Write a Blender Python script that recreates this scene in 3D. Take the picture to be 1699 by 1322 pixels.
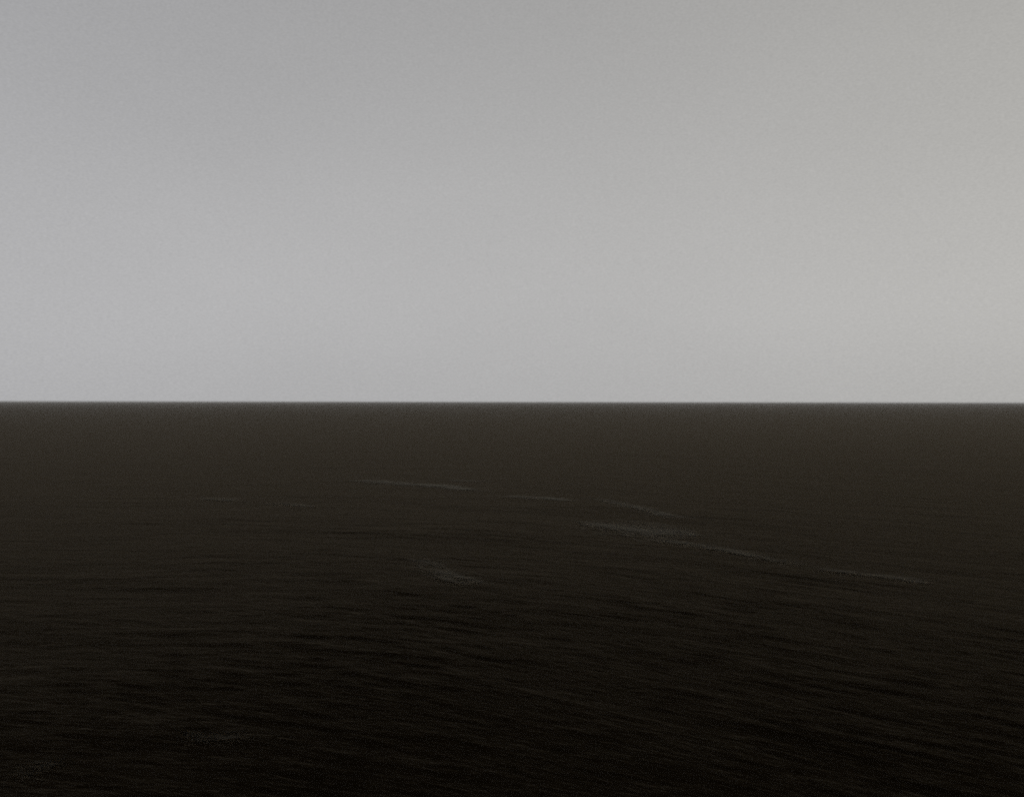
import bpy, math
import numpy as np

rng = np.random.default_rng(11)
scene = bpy.context.scene
for o in list(bpy.data.objects):
    bpy.data.objects.remove(o)

# ------------------------------------------------------------------ camera
CAM_H = 60.0                                   # a cliff top above the sea
cam_data = bpy.data.cameras.new('camera')
cam_data.sensor_width = 36.0
cam_data.lens = 28.25
cam_data.clip_start = 0.5
cam_data.clip_end = 300000.0
cam = bpy.data.objects.new('camera', cam_data)
scene.collection.objects.link(cam)
cam.location = (0.0, 0.0, CAM_H)
cam.rotation_mode = 'XYZ'
cam.rotation_euler = (math.radians(90.0 + 0.225), math.radians(-0.085), 0.0)
scene.camera = cam

# ------------------------------------------------------------------ sky (high thin overcast, the sun veiled on the right)
SUN_EL = math.radians(48.0)
SUN_AZ = math.radians(75.0)                    # clockwise from the view direction (+Y)
sun_dir = (math.cos(SUN_EL) * math.sin(SUN_AZ), math.cos(SUN_EL) * math.cos(SUN_AZ), math.sin(SUN_EL))

world = bpy.data.worlds.new('World')
scene.world = world
world.use_nodes = True
nt = world.node_tree
nt.nodes.clear()


def N(tree, kind, **kw):
    n = tree.nodes.new(kind)
    for k, v in kw.items():
        setattr(n, k, v)
    return n


def math_node(tree, op, a, b=None, c=None, clamp=False):
    n = tree.nodes.new('ShaderNodeMath')
    n.operation = op
    n.use_clamp = clamp
    for i, v in enumerate((a, b, c)):
        if v is None:
            continue
        if isinstance(v, (int, float)):
            n.inputs[i].default_value = v
        else:
            tree.links.new(v, n.inputs[i])
    return n.outputs[0]


def mix_rgb(tree, fac, a, b, blend='MIX'):
    n = tree.nodes.new('ShaderNodeMix')
    n.data_type = 'RGBA'
    n.blend_type = blend
    for sock, v in ((n.inputs[0], fac), (n.inputs[6], a), (n.inputs[7], b)):
        if isinstance(v, (int, float)):
            sock.default_value = v
        elif isinstance(v, tuple):
            sock.default_value = v
        else:
            tree.links.new(v, sock)
    return n.outputs[2]


L = nt.links
sky = N(nt, 'ShaderNodeTexSky', sky_type='NISHITA', sun_disc=False)
sky.sun_elevation = SUN_EL
sky.sun_rotation = SUN_AZ
sky.air_density = 1.0
sky.dust_density = 6.0
sky.ozone_density = 1.0
grey = N(nt, 'ShaderNodeRGBToBW')
L.new(sky.outputs[0], grey.inputs[0])
clear_part = math_node(nt, 'MULTIPLY', grey.outputs[0], 0.06)

geo = N(nt, 'ShaderNodeTexCoord')
sep = N(nt, 'ShaderNodeSeparateXYZ')
L.new(geo.outputs['Generated'], sep.inputs[0])
elev = math_node(nt, 'MAXIMUM', sep.outputs[2], 0.0)
# cloud sheet: a little brighter along the horizon, falling slowly overhead
ramp = N(nt, 'ShaderNodeValToRGB')
L.new(elev, ramp.inputs[0])
cr = ramp.color_ramp
cr.interpolation = 'B_SPLINE'
cr.elements[0].position = 0.0
cr.elements[0].color = (0.445, 0.445, 0.453, 1)
cr.elements[1].position = 1.0
cr.elements[1].color = (0.25, 0.25, 0.265, 1)
for p, c in ((0.07, (0.462, 0.462, 0.471, 1)), (0.17, (0.460, 0.460, 0.470, 1)), (0.32, (0.400, 0.402, 0.415, 1)), (0.50, (0.342, 0.344, 0.360, 1))):
    e = cr.elements.new(p)
    e.color = c
# veiled sun: broad warm glow in the cloud sheet towards the sun
dotn = N(nt, 'ShaderNodeVectorMath', operation='DOT_PRODUCT')
L.new(geo.outputs['Generated'], dotn.inputs[0])
dotn.inputs[1].default_value = sun_dir
g0 = math_node(nt, 'MULTIPLY_ADD', dotn.outputs['Value'], 0.5, 0.5, clamp=True)
glow = math_node(nt, 'POWER', g0, 3.2)
tint = mix_rgb(nt, glow, (1.046, 1.048, 1.056, 1), (1.160, 1.124, 0.985, 1))
base = mix_rgb(nt, 1.0, ramp.outputs[0], tint, 'MULTIPLY')
# very faint unevenness of the cloud sheet
mp = N(nt, 'ShaderNodeMapping')
mp.inputs['Scale'].default_value = (1.0, 1.0, 2.6)
L.new(geo.outputs['Generated'], mp.inputs[0])
n1 = N(nt, 'ShaderNodeTexNoise')
n1.inputs['Scale'].default_value = 2.2
n1.inputs['Detail'].default_value = 4.0
n1.inputs['Roughness'].default_value = 0.45
L.new(mp.outputs[0], n1.inputs['Vector'])
n2 = N(nt, 'ShaderNodeTexNoise')
n2.inputs['Scale'].default_value = 330.0
n2.inputs['Detail'].default_value = 3.0
n2.inputs['Roughness'].default_value = 0.7
L.new(mp.outputs[0], n2.inputs['Vector'])
v1 = math_node(nt, 'MULTIPLY_ADD', n1.outputs['Fac'], 0.13, 0.935)
v2 = math_node(nt, 'MULTIPLY_ADD', n2.outputs['Fac'], 0.36, 0.82)
vv = math_node(nt, 'MULTIPLY', v1, v2)
cloud = mix_rgb(nt, 1.0, base, vv, 'MULTIPLY')
allsky = mix_rgb(nt, 0.10, cloud, clear_part)
bg = N(nt, 'ShaderNodeBackground')
bg.inputs['Strength'].default_value = 1.0
L.new(allsky, bg.inputs['Color'])
out = N(nt, 'ShaderNodeOutputWorld')
L.new(bg.outputs[0], out.inputs['Surface'])

sun_data = bpy.data.lights.new('sun', 'SUN')
sun_data.energy = 0.5
sun_data.angle = math.radians(25.0)
sun_data.color = (1.0, 0.95, 0.86)
sun = bpy.data.objects.new('sun', sun_data)
scene.collection.objects.link(sun)
sun.rotation_mode = 'XYZ'
sun.rotation_euler = (math.pi / 2 - SUN_EL, 0.0, math.pi - SUN_AZ)
sun.location = (200, 100, 300)

vs = scene.view_settings
vs.view_transform = 'Standard'
vs.look = 'None'
vs.exposure = 0.0
vs.gamma = 1.0
vs.use_curve_mapping = False
scene.cycles.use_denoising = False
scene.cycles.use_adaptive_sampling = False
scene.cycles.max_bounces = 4
scene.cycles.filter_width = 2.0
scene.cycles.volume_bounces = 0
scene.cycles.transparent_max_bounces = 64

# ------------------------------------------------------------------ sea surface
F_PX = 803.0
R_MIN, R_MAX = 45.0, 62000.0
# distances: fine near the shore, coarser as the water recedes
rows = [0.0, 12.0, 24.0, 34.0]
d = R_MIN
while d < R_MAX:
    rows.append(d)
    d += max(0.16, d * d / (CAM_H * F_PX) * 0.72)
rows.append(R_MAX)
rows = np.array(rows)
fine = np.radians(np.linspace(-46, 46, 861))
coarse = np.radians(np.linspace(46, 314, 73))[1:-1]
az = np.concatenate([fine, coarse])
nr, na = len(rows), len(az)

# waves: wind chop whose crests swing round from left to right, over a long low swell
waves = []
for lam in np.geomspace(0.95, 12.0, 64):
    th = rng.normal(0.0, 0.10 if lam < 4 else 0.20)
    steep = 0.036 * (1.0 if lam < 2.5 else (2.5 / lam) ** 0.8)
    waves.append((lam * rng.uniform(0.96, 1.04), th, steep, rng.uniform(0, 2 * math.pi)))
for lam in np.geomspace(13, 130, 26):
    waves.append((lam, rng.normal(0.05, 0.45), 0.0042, rng.uniform(0, 2 * math.pi)))


def crest_shift(x, y):
    return 0.37 * (x + 90.0 * np.log(np.cosh(np.clip((x + 20.0) / 90.0, -300, 300)))) * np.exp(-np.hypot(x, y) / 3000.0)


def sea_height(x, y):
    """height of the water at x, y, with waves finer than the local mesh left to the material"""
    dist = np.hypot(x, y)
    sp_r = np.maximum(0.16, dist * dist / (CAM_H * F_PX) * 0.72)
    sp_a = dist * math.radians(92 / 860.0)
    inside = np.clip((math.radians(46) - np.abs(np.arctan2(x, y))) / math.radians(3), 0, 1)
    bend = crest_shift(x, y)
    # groups: the chop comes and goes in patches
    grp = 0.75 + 0.35 * np.sin(x / 23.0 + 1.7 * np.sin(y / 61.0)) * np.sin(y / 37.0 + 1.3 * np.sin(x / 47.0))
    wob = 0.8 * np.sin(x / 17.0 + y / 29.0) + 1.1 * np.sin(x / 7.3 - y / 19.0)
    z = np.zeros_like(x)
    for lam, th, st, ph in waves:
        k = 2 * math.pi / lam
        a = st / k
        fade = np.clip((lam / (2.6 * sp_r) - 1.0), 0, 1) * np.clip(lam * 2.0 / (2.6 * sp_a) - 1.0, 0, 1)
        if not fade.any():
            continue
        p = k * (math.sin(th) * x + math.cos(th) * (y + bend)) + ph + wob * min(1.0, 4.0 / lam)
        s = np.sin(p)
        z += a * fade * (s + 0.22 * np.cos(2 * p)) * (grp if lam < 12 else 1.0)
    return z * inside


RR, AA = np.meshgrid(rows, az, indexing='ij')
X = RR * np.sin(AA)
Y = RR * np.cos(AA)
Z = sea_height(X.ravel(), Y.ravel()).reshape(X.shape)
Z[:4] = 0.0
co = np.stack([X, Y, Z], -1).reshape(-1, 3).astype(np.float32)
i, j = np.meshgrid(np.arange(nr - 1), np.arange(na), indexing='ij')
jn = (j + 1) % na
quads = np.stack([i * na + j, i * na + jn, (i + 1) * na + jn, (i + 1) * na + j], -1).reshape(-1, 4)[:, ::-1]
quads = quads[na:]                                     # the innermost ring is a fan of degenerate quads: left out
me = bpy.data.meshes.new('sea')
me.vertices.add(len(co))
me.vertices.foreach_set('co', co.ravel())
me.loops.add(quads.size)
me.loops.foreach_set('vertex_index', quads.ravel().astype(np.int32))
me.polygons.add(len(quads))
me.polygons.foreach_set('loop_start', (np.arange(len(quads)) * 4).astype(np.int32))
me.update(calc_edges=True)
me.validate()
me.polygons.foreach_set('use_smooth', np.ones(len(me.polygons), dtype=bool))
flow = me.attributes.new('crest_flow', 'FLOAT_VECTOR', 'POINT')     # metres along and across the crests, for the ripples
xy = co.astype(np.float64)
xx, yy = xy[:, 0], xy[:, 1]
flow.data.foreach_set('vector', np.stack([xx, yy + crest_shift(xx, yy), xy[:, 2] * 0], -1).astype(np.float32).ravel())
sea = bpy.data.objects.new('sea', me)
scene.collection.objects.link(sea)
sea['kind'] = 'structure'
sea['label'] = 'dark rippled open sea reaching to the level horizon'

# water: nearly black, low gloss
m = bpy.data.materials.new('sea_water')
m.use_nodes = True
t = m.node_tree
t.nodes.remove(t.nodes['Principled BSDF'])
tc = N(t, 'ShaderNodeTexCoord')


def noise(scale_xyz, scale, detail, rough, distortion=0.0, coords=None):
    mpn = N(t, 'ShaderNodeMapping')
    mpn.inputs['Scale'].default_value = scale_xyz
    t.links.new(coords or tc.outputs['Object'], mpn.inputs[0])
    nn = N(t, 'ShaderNodeTexNoise')
    nn.inputs['Scale'].default_value = scale
    nn.inputs['Detail'].default_value = detail
    nn.inputs['Roughness'].default_value = rough
    nn.inputs['Distortion'].default_value = distortion
    t.links.new(mpn.outputs[0], nn.inputs['Vector'])
    return nn.outputs['Fac']


crest = N(t, 'ShaderNodeAttribute', attribute_name='crest_flow').outputs['Vector']
ripple = noise((0.36, 1.0, 1.0), 1.0, 6.0, 0.66, 0.35, crest)
bump = N(t, 'ShaderNodeBump')
bump.inputs['Strength'].default_value = 1.0
bump.inputs['Distance'].default_value = 1.0
ripple_long = noise((0.34, 1.0, 1.0), 0.14, 4.0, 0.6, 0.5, crest)
ripple_far = noise((0.30, 1.0, 1.0), 0.036, 4.0, 0.6, 0.5, crest)
rip = math_node(t, 'MULTIPLY_ADD', ripple_long, 0.75, math_node(t, 'MULTIPLY', ripple, 0.30))
rip = math_node(t, 'MULTIPLY_ADD', ripple_far, 1.6, rip)
t.links.new(rip, bump.inputs['Height'])
# cat's-paws: patches where the wind roughens the water more
paw = noise((0.45, 1.0, 1.0), 0.010, 4.0, 0.55, 0.6)
gloss = N(t, 'ShaderNodeBsdfGlossy')
gloss.inputs['Color'].default_value = (0.072, 0.0590, 0.0412, 1)
t.links.new(bump.outputs[0], gloss.inputs['Normal'])
t.links.new(math_node(t, 'MULTIPLY_ADD', paw, 0.10, 0.15), gloss.inputs['Roughness'])
body = N(t, 'ShaderNodeBsdfDiffuse')          # the water's own deep brown-black body colour
body.inputs['Color'].default_value = (0.0040, 0.0025, 0.0009, 1)
fres = N(t, 'ShaderNodeFresnel')
fres.inputs['IOR'].default_value = 1.018
t.links.new(bump.outputs[0], fres.inputs['Normal'])
wmix = N(t, 'ShaderNodeMixShader')
t.links.new(fres.outputs[0], wmix.inputs[0])
t.links.new(body.outputs[0], wmix.inputs[1])
t.links.new(gloss.outputs[0], wmix.inputs[2])
t.links.new(wmix.outputs[0], t.nodes['Material Output'].inputs['Surface'])
me.materials.append(m)

# ------------------------------------------------------------------ foam wisps drifting on the water
fm = bpy.data.materials.new('thin_foam')
fm.use_nodes = True
t = fm.node_tree
t.nodes.remove(t.nodes['Principled BSDF'])
f_top = N(t, 'ShaderNodeBsdfDiffuse')
f_top.inputs['Color'].default_value = (0.178, 0.164, 0.135, 1)
f_thru = N(t, 'ShaderNodeBsdfTranslucent')
f_thru.inputs['Color'].default_value = (0.178, 0.164, 0.135, 1)
f_film = N(t, 'ShaderNodeMixShader')           # light soaks through the thin froth
f_film.inputs[0].default_value = 0.4
t.links.new(f_top.outputs[0], f_film.inputs[1])
t.links.new(f_thru.outputs[0], f_film.inputs[2])
f_gap = N(t, 'ShaderNodeBsdfTransparent')
f_mix = N(t, 'ShaderNodeMixShader')
t.links.new(f_gap.outputs[0], f_mix.inputs[1])
t.links.new(f_film.outputs[0], f_mix.inputs[2])
t.links.new(f_mix.outputs[0], t.nodes['Material Output'].inputs['Surface'])
tc = N(t, 'ShaderNodeTexCoord')
fn = noise((0.10, 1.0, 1.0), 0.35, 5.0, 0.7)
cov = N(t, 'ShaderNodeAttribute', attribute_name='cover')
al = math_node(t, 'MULTIPLY', math_node(t, 'MULTIPLY_ADD', fn, 3.6, -1.18, clamp=True), cov.outputs['Fac'])
t.links.new(al, f_mix.inputs[0])


def foam_streak(label, path, spread, count, length, width, dens=0.3):
    """a windrow: many thin tapering ribbons of broken foam lying on the water along a path (metres)"""
    path = np.array(path, float)
    seg = np.hypot(*(path[1:] - path[:-1]).T)
    cum = np.concatenate([[0], np.cumsum(seg)])
    o_c = path.mean(0)
    verts, faces, cover, lift = [], [], [], []
    strands = [(cum[-1] * rng.uniform(0.05, 0.95), rng.normal(0, 0.75 * spread), cum[-1] * rng.uniform(0.05, 0.22))
               for _ in range(7)]
    for fleck in range(count):
        s0 = cum[-1] * rng.beta(1.15, 1.15)
        ln = length * rng.lognormal(-0.25, 0.5)
        w = width * rng.lognormal(-0.2, 0.45)
        if rng.random() < 0.6:                       # most of it hangs together in a few strands
            c0, o0, sd = strands[rng.integers(len(strands))]
            s0 = np.clip(rng.normal(c0, sd), 0, cum[-1])
            off = o0 + rng.normal(0, 0.16 * spread)
        else:
            off = rng.normal(0, 0.8 * spread)
        n = 13
        thick = dens * rng.uniform(0.4, 1.5)
        cx = np.interp(s0, cum, path[:, 0])
        cy = np.interp(s0, cum, path[:, 1])
        k = min(max(int(np.searchsorted(cum, s0)) - 1, 0), len(path) - 2)
        tx, ty = (path[k + 1] - path[k]) / seg[k]
        # each fleck trails between the line of the row and the crests crossing it
        mixw = rng.uniform(0.0, 1.0)
        tx, ty = mixw * tx + (1 - mixw) * 0.97, mixw * ty - (1 - mixw) * 0.22
        tn = math.hypot(tx, ty)
        tx, ty = tx / tn, ty / tn
        nx, ny = -ty, tx
        extra = np.linspace(-0.5, 0.5, n) * ln
        wob = off + np.cumsum(rng.normal(0, 0.05 * spread, n)) + 0.25 * spread * rng.normal() * np.linspace(-1, 1, n)
        cx = cx + tx * extra + nx * wob
        cy = cy + ty * extra + ny * wob
        hw = 0.5 * w * np.sin(np.linspace(0.06, math.pi - 0.06, n)) ** 0.8 * rng.uniform(0.6, 1.3, n)
        b = len(verts)
        lift += [0.0006 * (fleck % 200)] * (3 * n)      # overlapping flecks never share a plane
        for q in range(n):
            verts.append((cx[q] + nx * hw[q], cy[q] + ny * hw[q]))
            verts.append((cx[q], cy[q]))
            verts.append((cx[q] - nx * hw[q], cy[q] - ny * hw[q]))
            cover += [0.0, thick * math.sin(math.pi * q / (n - 1)), 0.0]
        for q in range(n - 1):
            c = b + 3 * q
            faces.append((c, c + 1, c + 4, c + 3))
            faces.append((c + 1, c + 2, c + 5, c + 4))
    v = np.array(verts)
    z = sea_height(v[:, 0], v[:, 1]) + 0.02 + 0.00025 * np.hypot(v[:, 0], v[:, 1]) + np.array(lift)
    v3 = np.column_stack([v - o_c, z])
    fme = bpy.data.meshes.new('foam_streak')
    fme.from_pydata([tuple(a) for a in v3], [], faces)
    ca = fme.attributes.new('cover', 'FLOAT', 'POINT')
    ca.data.foreach_set('value', np.array(cover, np.float32))
    fme.materials.append(fm)
    fo = bpy.data.objects.new('foam_streak', fme)
    fo.location = (o_c[0], o_c[1], 0.0)
    scene.collection.objects.link(fo)
    fo['label'] = label
    fo['category'] = 'foam'
    fo['group'] = 'foam wisps on the sea'


foam_streak('longest pale foam line, on the dark water below the middle of the horizon',
            [(-113.4, 605.9), (-74.2, 583.8), (-46.6, 567.2), (-30.6, 547.8)], 4.97, 113, 25.9, 4.14, 1.2)
foam_streak('short pale foam line just right of the longest far one',
            [(2.1, 509.4), (18.9, 499.9), (35.2, 490.7)], 4.12, 67, 22.5, 3.12, 0.72)
foam_streak('thin foam dash trailing above the broad pale foam patch',
            [(56.1, 496.8), (71.8, 454.4), (82.5, 418.7)], 4.34, 102, 20.5, 2.58, 0.54)
foam_streak('broad pale foam patch at the upper end of the slanting foam line',
            [(40.4, 397.9), (58.7, 372.0), (76.1, 355.5)], 12.62, 548, 16.9, 1.75, 0.36)
foam_streak('slanting foam line running down to the right from the broad foam patch',
            [(67.1, 343.3), (87.6, 323.8), (100.1, 303.0), (111.4, 290.8)], 2.96, 308, 14.1, 1.23, 0.252)
foam_streak('faint broken foam trail fading out towards the right edge of the sea',
            [(112.7, 288.7), (124.3, 280.6), (137.9, 270.2)], 2.35, 200, 12.6, 0.98, 0.18)
foam_streak('feathered foam wisp nearest below the centre, sloping down to the right',
            [(-39.0, 306.4), (-30.4, 290.8), (-22.7, 276.7), (-12.8, 264.0)], 4.23, 228, 12.8, 1.01, 0.3)
foam_streak('faint short foam dash on the left half of the far water',
            [(-186.1, 496.8), (-169.9, 487.7)], 3.64, 29, 22.2, 3.03, 0.3)
foam_streak('faint foam dash between the left edge and the longest foam line',
            [(-145.4, 473.3), (-117.1, 462.3)], 3.28, 51, 21.1, 2.74, 0.3)
foam_streak('tiny foam dash above the right end of the longest foam line',
            [(-41.3, 615.2), (-27.0, 605.9)], 3.36, 18, 27.5, 4.66, 0.42)
foam_streak('faint foam smudge in the dark lower left water',
            [(-58.7, 145.2), (-54.5, 144.1), (-46.9, 145.7)], 1.58, 338, 6.5, 0.26, 0.042)
foam_streak('dim foam smudge in the bottom left corner of the water',
            [(-80.0, 130.9), (-75.6, 132.6)], 1.82, 239, 5.9, 0.22, 0.036)


# ------------------------------------------------------------------ the air over the sea
hz = bpy.data.meshes.new('haze')
B, lo, hi = 66000.0, -6.0, CAM_H + 2.0
hv = [(-B, -B, lo), (B, -B, lo), (B, B, lo), (-B, B, lo), (-B, -B, hi), (B, -B, hi), (B, B, hi), (-B, B, hi)]
hz.from_pydata(hv, [], [(3, 2, 1, 0), (4, 5, 6, 7), (0, 1, 5, 4), (1, 2, 6, 5), (2, 3, 7, 6), (3, 0, 4, 7)])
haze = bpy.data.objects.new('haze', hz)
scene.collection.objects.link(haze)
haze['kind'] = 'stuff'
haze['label'] = 'thin grey sea haze softening the horizon'
hm = bpy.data.materials.new('haze_air')
hm.use_nodes = True
t = hm.node_tree
t.nodes.clear()
pv = N(t, 'ShaderNodeVolumePrincipled')
pv.inputs['Color'].default_value = (0.95, 0.95, 0.95, 1)
pv.inputs['Density'].default_value = 2.0e-5
ho = N(t, 'ShaderNodeOutputMaterial')
t.links.new(pv.outputs[0], ho.inputs['Volume'])
hz.materials.append(hm)
